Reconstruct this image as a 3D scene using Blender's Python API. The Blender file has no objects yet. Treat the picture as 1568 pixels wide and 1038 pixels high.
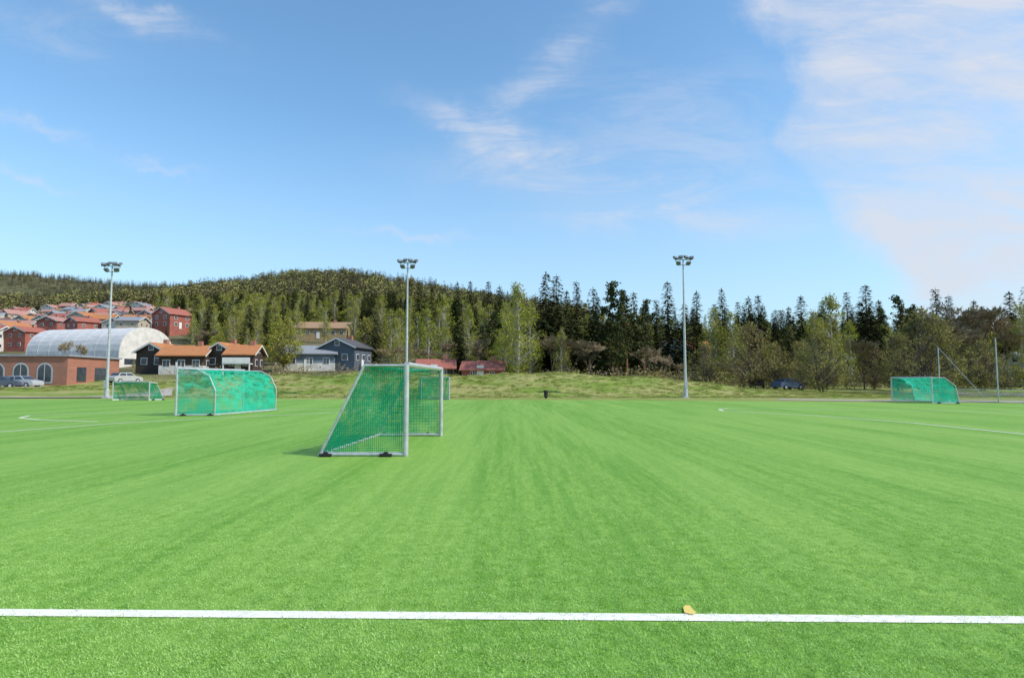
import bpy, math, random
import numpy as np
from mathutils import Vector, Matrix
random.seed(7); rng=np.random.default_rng(11)
scene=bpy.context.scene
F=950.0; CX=784.0; CY=519.0; PITCH=math.atan(65/950.0); H=1.63
cp,sp=math.cos(PITCH),math.sin(PITCH)
def ray(x,y):
    u=(x-CX)/F; v=(CY-y)/F
    return Vector((u, cp-v*sp, sp+v*cp))
def P(x,y,d):
    r=ray(x,y); k=d/r.y
    return Vector((r.x*k, d, H+r.z*k))
def G(x,y,z=0.0):
    r=ray(x,y); k=(z-H)/r.z
    return Vector((r.x*k, r.y*k, z))
# ---------------------------------------------------------------- materials
def newmat(name):
    m=bpy.data.materials.new(name); m.use_nodes=True
    nt=m.node_tree; nt.nodes.clear()
    out=nt.nodes.new('ShaderNodeOutputMaterial')
    return m,nt,out
def N(nt,t,**kw):
    n=nt.nodes.new(t)
    for k,v in kw.items(): setattr(n,k,v)
    return n
def L(nt,a,b): nt.links.new(a,b)
def math_(nt,op,a,b=None,c=None,clamp=False):
    n=nt.nodes.new('ShaderNodeMath'); n.operation=op; n.use_clamp=clamp
    for i,v in enumerate((a,b,c)):
        if v is None: continue
        if isinstance(v,(int,float)): n.inputs[i].default_value=v
        else: nt.links.new(v,n.inputs[i])
    return n.outputs[0]
def mixc(nt,fac,a,b,blend='MIX'):
    n=nt.nodes.new('ShaderNodeMix'); n.data_type='RGBA'; n.blend_type=blend
    for i,v in ((0,fac),(6,a),(7,b)):
        if isinstance(v,(int,float)): n.inputs[i].default_value=v
        elif isinstance(v,tuple): n.inputs[i].default_value=v+(1,) if len(v)==3 else v
        else: nt.links.new(v,n.inputs[i])
    return n.outputs[2]
def noise(nt,vec,scale,detail=3,rough=0.5,dist=0.0):
    n=nt.nodes.new('ShaderNodeTexNoise'); n.inputs['Scale'].default_value=scale
    n.inputs['Detail'].default_value=detail; n.inputs['Roughness'].default_value=rough
    n.inputs['Distortion'].default_value=dist
    if vec is not None: nt.links.new(vec,n.inputs['Vector'])
    return n.outputs['Fac']
def mapping(nt,vec,scale=(1,1,1),rot=(0,0,0),loc=(0,0,0)):
    n=nt.nodes.new('ShaderNodeMapping')
    n.inputs['Scale'].default_value=scale; n.inputs['Rotation'].default_value=rot; n.inputs['Location'].default_value=loc
    nt.links.new(vec,n.inputs['Vector']); return n.outputs[0]
def ramp(nt,fac,a,b):
    n=nt.nodes.new('ShaderNodeMapRange'); n.inputs[1].default_value=a; n.inputs[2].default_value=b
    nt.links.new(fac,n.inputs[0]); n.interpolation_type='SMOOTHSTEP'; return n.outputs[0]
def simple(name,c1,c2=None,rough=0.7,scale=3.0,metal=0.0,bump=0.0,spec=0.3,stretch=(1,1,1)):
    m,nt,out=newmat(name); b=N(nt,'ShaderNodeBsdfPrincipled')
    tc=N(nt,'ShaderNodeTexCoord')
    v=mapping(nt,tc.outputs['Object'],stretch)
    if c2 is None: c2=tuple(x*0.8 for x in c1)
    nf=noise(nt,v,scale,3,0.6)
    L(nt,mixc(nt,ramp(nt,nf,0.3,0.7),c1,c2),b.inputs['Base Color'])
    b.inputs['Roughness'].default_value=rough; b.inputs['Metallic'].default_value=metal
    b.inputs['Specular IOR Level'].default_value=spec
    if bump>0:
        bp=N(nt,'ShaderNodeBump'); bp.inputs['Strength'].default_value=bump; bp.inputs['Distance'].default_value=0.05
        L(nt,nf,bp.inputs['Height']); L(nt,bp.outputs[0],b.inputs['Normal'])
    L(nt,b.outputs[0],out.inputs[0]); return m
def leafmat(name,dark,light,alt,trans=0.3,scale=0.9):
    m,nt,out=newmat(name)
    tc=N(nt,'ShaderNodeTexCoord'); oi=N(nt,'ShaderNodeObjectInfo')
    n1=ramp(nt,noise(nt,tc.outputs['Object'],scale,1,0.6),0.35,0.66)
    col=mixc(nt,n1,dark,light)
    col=mixc(nt,math_(nt,'MULTIPLY',oi.outputs['Random'],0.75),col,alt)
    d=N(nt,'ShaderNodeBsdfDiffuse'); L(nt,col,d.inputs[0])
    if trans<=0: L(nt,d.outputs[0],out.inputs[0]); return m
    t=N(nt,'ShaderNodeBsdfTranslucent'); mx=N(nt,'ShaderNodeMixShader')
    L(nt,col,t.inputs[0]); mx.inputs[0].default_value=trans
    L(nt,d.outputs[0],mx.inputs[1]); L(nt,t.outputs[0],mx.inputs[2]); L(nt,mx.outputs[0],out.inputs[0])
    return m
M={}
M['spruce']=leafmat('spruce_needles',(0.028,0.042,0.017),(0.072,0.092,0.03),(0.075,0.078,0.033),0)
M['pine']=leafmat('pine_needles',(0.042,0.060,0.023),(0.10,0.12,0.045),(0.085,0.092,0.04),0)
M['birch']=leafmat('birch_leaves',(0.22,0.25,0.03),(0.44,0.46,0.07),(0.31,0.28,0.08),0.3)
M['willow']=leafmat('willow_leaves',(0.19,0.185,0.055),(0.34,0.32,0.10),(0.29,0.24,0.11),0.25)
M['twig']=leafmat('budding_twigs',(0.18,0.14,0.095),(0.34,0.27,0.18),(0.28,0.22,0.12),0)
M['far']=leafmat('far_conifer',(0.045,0.060,0.036),(0.080,0.098,0.052),(0.12,0.125,0.062),0,0.3)  # aerial haze painted into the colour: paler and greyer than the near needles
M['farbirch']=leafmat('far_broadleaf',(0.19,0.195,0.07),(0.29,0.295,0.095),(0.19,0.155,0.10),0,0.3)  # same distance haze mixed into the leaf colour, less saturated than birch
M['bark']=simple('bark',(0.17,0.13,0.10),(0.09,0.07,0.055),0.9,6)
M['pinebark']=simple('pine_bark',(0.34,0.17,0.09),(0.15,0.09,0.06),0.9,3)
M['birchbark']=simple('birch_bark',(0.60,0.58,0.53),(0.18,0.16,0.13),0.8,5,stretch=(1,1,3))
M['alu']=simple('aluminium_tube',(0.60,0.61,0.63),(0.44,0.45,0.47),0.42,5,0.4)
M['galv']=simple('galvanised_steel',(0.55,0.57,0.59),(0.42,0.44,0.46),0.5,5,0.3)
M['dark']=simple('dark_rubber',(0.03,0.03,0.032),None,0.7,8)
M['lamp']=simple('lamp_housing',(0.22,0.23,0.25),(0.15,0.15,0.16),0.4,8,0.5)
M['lampglass']=simple('lamp_glass',(0.25,0.27,0.30),(0.18,0.20,0.23),0.2,8,0.2)
M['white']=simple('white_paint',(0.78,0.78,0.76),(0.68,0.68,0.66),0.6,2)
M['glass']=simple('window_glass',(0.03,0.04,0.05),(0.06,0.07,0.09),0.12,1.5,0,0,0.6)
def wallmat(name,c,board=True):
    m,nt,out=newmat(name); b=N(nt,'ShaderNodeBsdfPrincipled'); tc=N(nt,'ShaderNodeTexCoord')
    nf=noise(nt,tc.outputs['Object'],0.8,3,0.6)
    w=N(nt,'ShaderNodeTexWave'); w.inputs['Scale'].default_value=1.6; w.bands_direction='Z'
    w.wave_profile='SAW'; L(nt,tc.outputs['Object'],w.inputs['Vector'])
    col=mixc(nt,ramp(nt,nf,0.3,0.75),c,tuple(x*0.75 for x in c))
    col=mixc(nt,math_(nt,'MULTIPLY',w.outputs['Fac'],0.25),col,tuple(x*0.4 for x in c))
    L(nt,col,b.inputs['Base Color']); b.inputs['Roughness'].default_value=0.8
    L(nt,b.outputs[0],out.inputs[0]); return m
def roofmat(name,c):
    m,nt,out=newmat(name); b=N(nt,'ShaderNodeBsdfPrincipled'); tc=N(nt,'ShaderNodeTexCoord')
    br=N(nt,'ShaderNodeTexBrick'); br.inputs['Scale'].default_value=3.0
    br.inputs['Color1'].default_value=c+(1,); br.inputs['Color2'].default_value=tuple(x*0.7 for x in c)+(1,)
    br.inputs['Mortar'].default_value=tuple(x*0.4 for x in c)+(1,); br.inputs['Mortar Size'].default_value=0.04
    L(nt,tc.outputs['Object'],br.inputs['Vector'])
    nf=noise(nt,tc.outputs['Object'],1.0,3,0.6)
    L(nt,mixc(nt,ramp(nt,nf,0.35,0.8),br.outputs[0],tuple(x*0.6 for x in c)),b.inputs['Base Color'])
    b.inputs['Roughness'].default_value=0.75; L(nt,b.outputs[0],out.inputs[0]); return m
M['brown']=wallmat('dark_brown_boards',(0.06,0.04,0.032)); M['redwall']=wallmat('falu_red_boards',(0.38,0.12,0.09))
M['whitewall']=wallmat('white_boards',(0.74,0.72,0.67)); M['greywall']=wallmat('grey_blue_boards',(0.20,0.25,0.30))
M['darkblue']=wallmat('slate_boards',(0.10,0.13,0.17)); M['ochre']=wallmat('ochre_boards',(0.44,0.32,0.17)); M['beige']=wallmat('beige_boards',(0.55,0.48,0.38))
M['orange']=roofmat('orange_tiles',(0.66,0.27,0.10)); M['redroof']=roofmat('red_tiles',(0.52,0.17,0.12))
M['tan']=roofmat('tan_tiles',(0.52,0.33,0.19)); M['darkroof']=roofmat('dark_tiles',(0.12,0.12,0.13)); M['pinkroof']=roofmat('weathered_red_tiles',(0.60,0.32,0.27))
M['greyroof']=roofmat('grey_roof',(0.38,0.41,0.46))
def brickmat():
    m,nt,out=newmat('red_brick'); b=N(nt,'ShaderNodeBsdfPrincipled'); tc=N(nt,'ShaderNodeTexCoord')
    br=N(nt,'ShaderNodeTexBrick'); br.inputs['Scale'].default_value=4
    br.inputs['Color1'].default_value=(0.42,0.15,0.09,1); br.inputs['Color2'].default_value=(0.30,0.11,0.07,1)
    br.inputs['Mortar'].default_value=(0.35,0.3,0.26,1); br.inputs['Mortar Size'].default_value=0.015
    v=mapping(nt,tc.outputs['Object'],(1,1,1),(math.radians(90),0,0)); L(nt,v,br.inputs['Vector'])
    nf=noise(nt,tc.outputs['Object'],0.7,3,0.6)
    L(nt,mixc(nt,math_(nt,'MULTIPLY',ramp(nt,nf,.4,.7),.5),br.outputs[0],(0.22,0.12,0.09)),b.inputs['Base Color']); b.inputs['Roughness'].default_value=0.85
    L(nt,b.outputs[0],out.inputs[0]); return m
M['brick']=brickmat()
M['membrane']=simple('pale_metal_cladding',(0.62,0.62,0.62),(0.50,0.50,0.52),0.7,0.5,0.0,stretch=(1,6,1))
def turf():
    m,nt,out=newmat('artificial_turf'); b=N(nt,'ShaderNodeBsdfPrincipled'); tc=N(nt,'ShaderNodeTexCoord')
    o=tc.outputs['Object']
    fine=noise(nt,mapping(nt,o,(1,0.6,1),(0,0,0.2)),75,3,0.8)
    mid=noise(nt,mapping(nt,o,(1,0.30,1),(0,0,-0.10)),9,4,0.8)
    streak=noise(nt,mapping(nt,o,(4.5,0.16,1),(0,0,math.radians(-2))),1.0,4,0.75)
    big=noise(nt,mapping(nt,o,(0.5,0.03,1)),1.0,3,0.6)
    col=mixc(nt,ramp(nt,fine,0.38,0.64),(0.065,0.195,0.016),(0.255,0.46,0.07))
    col=mixc(nt,math_(nt,'MULTIPLY',ramp(nt,mid,0.40,0.62),0.34),col,(0.32,0.52,0.12))
    col=mixc(nt,math_(nt,'MULTIPLY',ramp(nt,streak,0.42,0.60),0.50),col,(0.075,0.235,0.018))
    col=mixc(nt,math_(nt,'MULTIPLY',ramp(nt,big,0.40,0.60),0.34),col,(0.29,0.46,0.10))
    L(nt,col,b.inputs['Base Color']); b.inputs['Roughness'].default_value=0.75; b.inputs['Specular IOR Level'].default_value=0.2
    fb=noise(nt,o,60,1,0.6)
    bp=N(nt,'ShaderNodeBump'); bp.inputs['Strength'].default_value=0.6; bp.inputs['Distance'].default_value=0.012
    L(nt,fb,bp.inputs['Height']); L(nt,bp.outputs[0],b.inputs['Normal'])
    L(nt,b.outputs[0],out.inputs[0]); return m
M['turf']=turf()
def blademat(name,c1,c2,tr=.35):
    m,nt,out=newmat(name); oi=N(nt,'ShaderNodeObjectInfo'); d=N(nt,'ShaderNodeBsdfDiffuse'); t=N(nt,'ShaderNodeBsdfTranslucent'); mx=N(nt,'ShaderNodeMixShader'); mx.inputs[0].default_value=tr
    c=mixc(nt,oi.outputs['Random'],c1,c2); L(nt,c,d.inputs[0]); L(nt,c,t.inputs[0]); L(nt,d.outputs[0],mx.inputs[1]); L(nt,t.outputs[0],mx.inputs[2]); L(nt,mx.outputs[0],out.inputs[0]); return m
M['blade']=blademat('turf_fibre',(0.21,0.42,0.06),(0.58,0.80,0.30))
M['wblade']=blademat('white_turf_fibre',(0.80,0.80,0.72),(0.90,0.90,0.84))
def linemat():
    m,nt,out=newmat('white_turf_line'); b=N(nt,'ShaderNodeBsdfPrincipled'); tc=N(nt,'ShaderNodeTexCoord')
    f=noise(nt,tc.outputs['Object'],90,3,0.7)
    L(nt,mixc(nt,ramp(nt,f,0.32,0.5),(0.50,0.57,0.40),(0.82,0.81,0.74)),b.inputs['Base Color'])
    b.inputs['Roughness'].default_value=0.8; L(nt,b.outputs[0],out.inputs[0]); return m
M['line']=linemat()
def terrainmat():
    m,nt,out=newmat('meadow_and_forest_floor'); b=N(nt,'ShaderNodeBsdfPrincipled'); tc=N(nt,'ShaderNodeTexCoord')
    o=tc.outputs['Object']; sx=N(nt,'ShaderNodeSeparateXYZ'); L(nt,o,sx.inputs[0])
    n1=noise(nt,mapping(nt,o,(0.4,1.8,1)),0.35,4,0.7); n2=noise(nt,o,2.5,4,0.75); n3=noise(nt,o,0.05,3,0.6)
    col=mixc(nt,ramp(nt,n1,0.40,0.60),(0.17,0.25,0.045),(0.34,0.32,0.13))
    col=mixc(nt,math_(nt,'MULTIPLY',ramp(nt,n2,0.4,0.7),0.4),col,(0.13,0.17,0.035))
    forest=mixc(nt,ramp(nt,n3,0.4,0.65),(0.085,0.09,0.04),(0.17,0.15,0.08))
    fac=ramp(nt,sx.outputs[1],82,110)
    L(nt,mixc(nt,fac,col,forest),b.inputs['Base Color']); b.inputs['Roughness'].default_value=0.95
    b.inputs['Specular IOR Level'].default_value=0.1
    bp=N(nt,'ShaderNodeBump'); bp.inputs['Strength'].default_value=0.4; bp.inputs['Distance'].default_value=0.2
    L(nt,n2,bp.inputs['Height']); L(nt,bp.outputs[0],b.inputs['Normal'])
    L(nt,b.outputs[0],out.inputs[0]); return m
M['terrain']=terrainmat()
M['gravel']=simple('gravel',(0.44,0.40,0.35),(0.32,0.29,0.25),0.9,2.5,0,0.3)
M['asphalt']=simple('asphalt',(0.16,0.16,0.155),(0.12,0.12,0.12),0.85,3)
M['orangepaint']=simple('orange_paint',(0.90,0.52,0.16),(0.50,0.55,0.14),0.8,60)
def netmat(name,c,s,w):
    m,nt,out=newmat(name); uv=N(nt,'ShaderNodeUVMap'); sx=N(nt,'ShaderNodeSeparateXYZ'); L(nt,uv.outputs[0],sx.inputs[0])
    tc=N(nt,'ShaderNodeTexCoord')
    nf=noise(nt,tc.outputs['Object'],1.7,3,0.6)
    wv=math_(nt,'ADD',math_(nt,'MULTIPLY',ramp(nt,nf,0.3,0.7),w*1.1),w*0.5)
    a=math_(nt,'LESS_THAN',math_(nt,'FRACT',math_(nt,'MULTIPLY',sx.outputs[0],1/s)),wv)
    bb=math_(nt,'LESS_THAN',math_(nt,'FRACT',math_(nt,'MULTIPLY',sx.outputs[1],1/s)),wv)
    f=math_(nt,'MAXIMUM',a,bb)
    d=N(nt,'ShaderNodeBsdfDiffuse'); d.inputs[0].default_value=c+(1,)
    t=N(nt,'ShaderNodeBsdfTranslucent'); t.inputs[0].default_value=c+(1,)
    mx=N(nt,'ShaderNodeMixShader'); mx.inputs[0].default_value=0.4; L(nt,d.outputs[0],mx.inputs[1]); L(nt,t.outputs[0],mx.inputs[2])
    tr=N(nt,'ShaderNodeBsdfTransparent'); m2=N(nt,'ShaderNodeMixShader')
    L(nt,f,m2.inputs[0]); L(nt,tr.outputs[0],m2.inputs[1]); L(nt,mx.outputs[0],m2.inputs[2]); L(nt,m2.outputs[0],out.inputs[0])
    return m
M['net']=netmat('green_goal_net',(0.015,0.38,0.20),0.045,0.32)
M['net2']=netmat('turquoise_goal_net',(0.03,0.62,0.42),0.05,0.34)
# ---------------------------------------------------------------- mesh helpers
class MB:
    def __init__(s): s.v=[]; s.f=[]; s.m=[]; s.n=0; s.uv=None
    def add(s,verts,faces,mi=0):
        verts=[tuple(map(float,q)) for q in verts]
        s.v+=verts; s.f+=[tuple(int(i)+s.n for i in q) for q in faces]; s.m+=[mi]*len(faces); s.n+=len(verts)
    def tube(s,p0,p1,r0,r1,sides=5,mi=0,cap=True):
        p0=Vector(p0); p1=Vector(p1); d=(p1-p0)
        if d.length<1e-6: return
        d.normalize(); a=d.orthogonal().normalized(); b=d.cross(a)
        vs=[]
        for p,r in ((p0,r0),(p1,r1)):
            for i in range(sides):
                t=2*math.pi*i/sides; vs.append(p+a*math.cos(t)*r+b*math.sin(t)*r)
        fs=[(i,(i+1)%sides,sides+(i+1)%sides,sides+i) for i in range(sides)]
        if cap: fs+= [tuple(range(sides-1,-1,-1)), tuple(range(sides,2*sides))]
        s.add(vs,fs,mi)
    def box(s,lo,hi,mi=0,mat=None):
        x0,y0,z0=lo; x1,y1,z1=hi
        vs=[Vector(q) for q in ((x0,y0,z0),(x1,y0,z0),(x1,y1,z0),(x0,y1,z0),(x0,y0,z1),(x1,y0,z1),(x1,y1,z1),(x0,y1,z1))]
        if mat is not None: vs=[mat@q for q in vs]
        s.add(vs,[(0,3,2,1),(4,5,6,7),(0,1,5,4),(1,2,6,5),(2,3,7,6),(3,0,4,7)],mi)
    def leaves(s,C,A,B,l,w,mi=0):
        C=np.asarray(C); n=len(C)
        l=np.broadcast_to(np.asarray(l,float).reshape(-1,1),(n,1)); w=np.broadcast_to(np.asarray(w,float).reshape(-1,1),(n,1))
        v=np.stack([C,C+A*l*.5+B*w*.5,C+A*l,C+A*l*.5-B*w*.5],1).reshape(-1,3)
        f=np.arange(n*4).reshape(n,4)+s.n
        s.v+=v.tolist(); s.f+=f.tolist(); s.m+=[mi]*n; s.n+=n*4
    def mesh(s,name,mats):
        me=bpy.data.meshes.new(name); me.from_pydata(s.v,[],s.f)
        for m in mats: me.materials.append(m)
        me.polygons.foreach_set('material_index',s.m); me.update(); return me
def obj(name,me,parent=None,loc=None,rot=None,link=True):
    o=bpy.data.objects.new(name,me)
    if link: scene.collection.objects.link(o)
    if parent is not None: o.parent=parent
    if loc is not None: o.location=loc
    if rot is not None: o.rotation_euler=rot
    return o
def empty(name,loc=(0,0,0),rz=0):
    o=bpy.data.objects.new(name,None); scene.collection.objects.link(o); o.location=loc; o.rotation_euler=(0,0,rz); return o
def rdir(n):
    v=rng.normal(size=(n,3)); return v/np.linalg.norm(v,axis=1,keepdims=True)
# ---------------------------------------------------------------- terrain
R1x=[-900,0,230,290,350,450,530,620,700,800,1000,1300,1568,2400]; R1y=[474,474,470,458,446,432,427,442,458,474,505,533,538,545]
R2x=[-900,0,140,280,400,700,1000,1568,2400]; R2y=[428,430,438,450,462,485,515,545,550]
def terr(x,y):
    x=np.asarray(x,float); y=np.asarray(y,float)
    yy=np.maximum(y,1.0); px=784+950*np.clip(x/yy,-1.8,1.8)
    fac=np.interp(px,[600,760,1000,1250],[1,0.9,0.62,0.5])
    base=np.interp(yy,[66,85,100,130,160,200,300,400],[0,1.2,2.6,4.5,9,15,31,45])*fac
    r1=1.63+(584-np.interp(px,R1x,R1y))/950*700; r2=1.63+(584-np.interp(px,R2x,R2y))/950*2200
    t1=np.clip((yy-400)/300,0,1); z=np.where(yy>400,base+(r1-base)*t1**0.85,base)
    t2=np.clip((yy-850)/1350,0,1); zr=r1*0.92+(np.maximum(r2,r1*0.8)-r1*0.92)*(t2*t2*(3-2*t2))
    t15=np.clip((yy-700)/150,0,1); z=np.where(yy>700,r1*(1-0.08*t15),z); z=np.where(yy>850,zr,z)
    z=np.where(yy>2200,np.maximum(r2,r1*0.8)*np.clip(1-(yy-2200)/3000,0.3,1),z)
    amp=np.clip((yy-90)/300,0,1)
    z=z+amp*(2.5*np.sin(x/37+1)*np.sin(y/51)+1.2*np.sin(x/17+y/23))+np.clip((yy-400)/600,0,1)*5*np.sin(x/95+y/200+2)
    bh=np.interp(x,[-75,-52,-38,-26,-5,16,26,40],[0.5,0.9,1.6,2.4,2.5,2.2,0.8,0.3])
    q=np.clip((yy-63.5)/8,0,1); prof=q*q*(3-2*q)*np.clip(1-(yy-73)/14,0,1)
    berm=bh*prof*(1+0.08*np.sin(x/3.1)+0.06*np.sin(x/1.3+yy))
    return np.where(y>60,np.maximum(z,berm),0.0)
def tz(x,y): return float(terr(x,y))
n=330
t=np.linspace(-1,1,2*n+1); k=7.6
ax=np.sinh(k*t)/np.sinh(k)*5000
XX,YY=np.meshgrid(ax,ax,indexing='xy'); ZZ=terr(XX,YY)
V=np.stack([XX,YY,ZZ],-1).reshape(-1,3); S=2*n+1
idx=np.arange(S*S).reshape(S,S)
Fq=np.stack([idx[:-1,:-1],idx[:-1,1:],idx[1:,1:],idx[1:,:-1]],-1).reshape(-1,4)
me=bpy.data.meshes.new('ground'); me.vertices.add(len(V)); me.vertices.foreach_set('co',V.ravel())
me.loops.add(Fq.size); me.loops.foreach_set('vertex_index',Fq.ravel().astype(np.int32))
me.polygons.add(len(Fq)); me.polygons.foreach_set('loop_start',np.arange(0,Fq.size,4,dtype=np.int32)); me.update(calc_edges=True)
me.polygons.foreach_set('use_smooth',np.ones(len(Fq),bool)); me.materials.append(M['terrain'])
obj('ground',me)
# turf field
b=MB(); b.add([(-70,-40,0.006),(48,-40,0.006),(46,44.5,0.006),(36,47,0.006),(10,54,0.006),(-25,57.5,0.006),(-70,58,0.006)],[(0,1,2,3,4,5,6)])
obj('football_field',b.mesh('football_field',[M['turf']]))
# markings
def strip(b,pts,w,z=0.012,zf=None,mi=0):
    pts=[Vector((p[0],p[1],0)) for p in pts]; vs=[]
    for i,p in enumerate(pts):
        a=pts[max(i-1,0)]; c=pts[min(i+1,len(pts)-1)]; d=(c-a).normalized(); nrm=Vector((-d.y,d.x,0))
        for sgn in (1,-1):
            q=p+nrm*w*0.5*sgn; q.z=z if zf is None else zf(q.x,q.y)+z; vs.append(q)
    b.add(vs,[(2*i,2*i+1,2*i+3,2*i+2) for i in range(len(pts)-1)],mi)
b=MB()
g0=G(0,939.5); g1=G(1568,951); dv=(g1-g0)
strip(b,[g0-dv*6,g1+dv*4],0.13)
ln=[G(*q) for q in ((-300,690),(0,661.5),(200,647),(400,637),(575,629))]
strip(b,ln,0.12,0.0125)
strip(b,[G(*q) for q in ((575,629),(560,627.5),(500,627),(300,629.5),(120,633),(45,636.5),(30,640),(60,643),(150,646))],0.12,0.0130)
strip(b,[G(*q) for q in ((1115,625.5),(1101,627),(1108,629.5),(1250,636.5),(1400,648),(1568,665),(1800,690))],0.12,0.0125)
strip(b,[G(*q) for q in ((1115,625.5),(1200,626.2),(1330,628),(1568,631.5))],0.10,0.0130)
obj('field_markings',b.mesh('field_markings',[M['line']]))
b=MB(); pts=[G(*q,0.020) for q in ((1046,929),(1049,926),(1056,926),(1060,931),(1066,937),(1062,940),(1055,939),(1048,937))]
b.add(pts,[tuple(range(8))]); obj('orange_paint_mark',b.mesh('orange_paint_mark',[M['orangepaint']]))
ORC=G(1055,932)
# paths
def sheet(name,poly_lines,w,mat,off=0.09):
    b=MB(); pl=[]
    for i in range(len(poly_lines)-1):
        p,q=poly_lines[i],poly_lines[i+1]
        for k2 in range(12): pl.append((p[0]+(q[0]-p[0])*k2/12,p[1]+(q[1]-p[1])*k2/12))
    pl.append(poly_lines[-1]); strip(b,pl,w,off,tz); return obj(name,b.mesh(name,[mat]))
sheet('gravel_path',[(-75,60.3),(-56,60.8),(-44,62),(-36,66)],3.2,M['gravel'])
sheet('gravel_verge',[(24,56),(33,51.5),(50,48),(70,45)],4,M['gravel'],0.03)
sheet('gravel_yard',[(-95,74),(-70,75.5),(-50,77)],7,M['gravel'],0.15)
sheet('road',[(18,79),(28,76.5),(45,70),(70,64),(110,58)],4.5,M['asphalt'],0.1)
# ---------------------------------------------------------------- trees
def spruce(seed,h=18,R=3.0,lod=1.0,leaf='spruce'):
    r=random.Random(seed); b=MB(); b.tube((0,0,-0.5),(0,0,h*0.5),0.02*h*0.6+0.05,0.012*h*0.6,6,0); b.tube((0,0,h*0.5),(0,0,h),0.012*h*0.6,0.01,5,0)
    z=h*r.uniform(0.03,0.12); C=[];A=[];B=[];l=[];w=[]
    lean=[r.uniform(0.75,1.2) for _ in range(8)]
    while z<h-0.15:
        f=1-z/h; LR=R*(f**0.66)*r.uniform(0.75,1.12)+0.1; nb=int((5+3*f)*min(1,lod+0.25))
        a0=r.uniform(0,6.28)
        for i in range(max(nb,3)):
            a=a0+6.283*i/nb+r.uniform(-.3,.3); LL=LR*r.uniform(0.6,1.15)*lean[int((a%6.283)/6.283*8)%8]
            if r.random()<0.07: continue
            ca,sa=math.cos(a),math.sin(a); ns=max(2,int(LL*3.4*lod)+1)
            if lod>0.8 and LL>1.6: b.tube((0,0,z),(ca*LL*.8,sa*LL*.8,z-0.2*LL),0.035,0.01,3,0,False)
            for j in range(ns):
                q=(j+0.5)/ns; rr=LL*q; zz=z-0.38*rr+0.16*rr*q+r.uniform(-.1,.1)
                for sd in ((-1,1) if lod>0.5 else (r.choice((-1,1)),)):
                    aa=a+sd*r.uniform(0.3,0.9)*(1-0.5*q)
                    C.append((ca*rr,sa*rr,zz)); dz=r.uniform(-0.75,0.05)
                    v=Vector((math.cos(aa),math.sin(aa),dz)).normalized(); A.append(v)
                    bb=v.cross(Vector((r.uniform(-.5,.5),r.uniform(-.5,.5),1))).normalized(); B.append(bb)
                    s=r.uniform(0.35,0.65)*(0.7+0.5*f)/max(lod,0.45)**0.5; l.append(s*1.3); w.append(s*0.62)
        z+=r.uniform(0.30,0.44)/max(lod,0.3)
    for k2 in range(6):
        C.append((0,0,h-0.7+0.12*k2)); v=Vector((r.uniform(-.5,.5),r.uniform(-.5,.5),1)).normalized(); A.append(v); B.append(v.orthogonal().normalized()); l.append(.35); w.append(.14)
    b.leaves(C,np.array(A),np.array(B),l,w,1); return b.mesh('spruce_mesh',[M['bark'],M[leaf]])
def clumps(b,centers,radii,n,size,mi,flat=1.0,droop=0.0,hollow=0.3):
    for c,rd in zip(centers,radii):
        m=int(n*(rd**2))
        if m<4: m=4
        d=rdir(m); rr=rng.uniform(hollow,1,size=(m,1))**0.6*rng.uniform(.75,1.2,size=(m,1))
        p=np.array(c)+d*rr*rd*np.array([1,1,flat])
        A=d*0.6+rdir(m)*0.9; A[:,2]-=droop; A/=np.linalg.norm(A,axis=1,keepdims=True)
        B=np.cross(A,rdir(m)); B/=np.linalg.norm(B,axis=1,keepdims=True)
        s=size*rng.uniform(0.6,1.4,size=m); b.leaves(p,A,B,s,s*0.7,mi)
def pine(seed,h=17,R=3.2,big=True):
    r=random.Random(seed); b=MB(); bend=[(r.uniform(-.16,.16)*i,r.uniform(-.16,.16)*i,h*i/5) for i in range(6)]
    bend[0]=(0,0,-0.5); bend[5]=(bend[5][0],bend[5][1],h*.97)
    for i in range(5): b.tube(bend[i],bend[i+1],0.24*(1-i/5.5),0.24*(1-(i+1)/5.5),6,0,False)
    C=[];Rd=[]
    z=h*(0.25 if big else 0.38)
    while z<h*0.97:
        f=(z/h); i=min(int(f*5),4); tt=f*5-i; bx=bend[i][0]*(1-tt)+bend[i+1][0]*tt; by=bend[i][1]*(1-tt)+bend[i+1][1]*tt
        LL=R*min(1,(1.04-f)*1.75)*r.uniform(0.4,1.12)*(0.75+0.25*math.sin(z*1.9+seed))
        a=r.uniform(0,6.28); e=(bx+math.cos(a)*LL,by+math.sin(a)*LL,z+LL*r.uniform(-0.12,0.25))
        b.tube((bx,by,z),e,0.07,0.02,4,0,False)
        for q in ((0.45,0.75,1.0) if f<.8 else (.2,.6,1.0)):
            C.append((bx+(e[0]-bx)*q+r.uniform(-.25,.25),by+(e[1]-by)*q+r.uniform(-.25,.25),z+(e[2]-z)*q+r.uniform(-.1,.3))); Rd.append(r.uniform(0.4,0.85)*(1.2-0.6*f))
        z+=r.uniform(0.14,0.30)
    clumps(b,C,Rd,62,0.36,1,0.55); return b.mesh('pine_mesh',[M['pinebark'],M['pine']])
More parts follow.
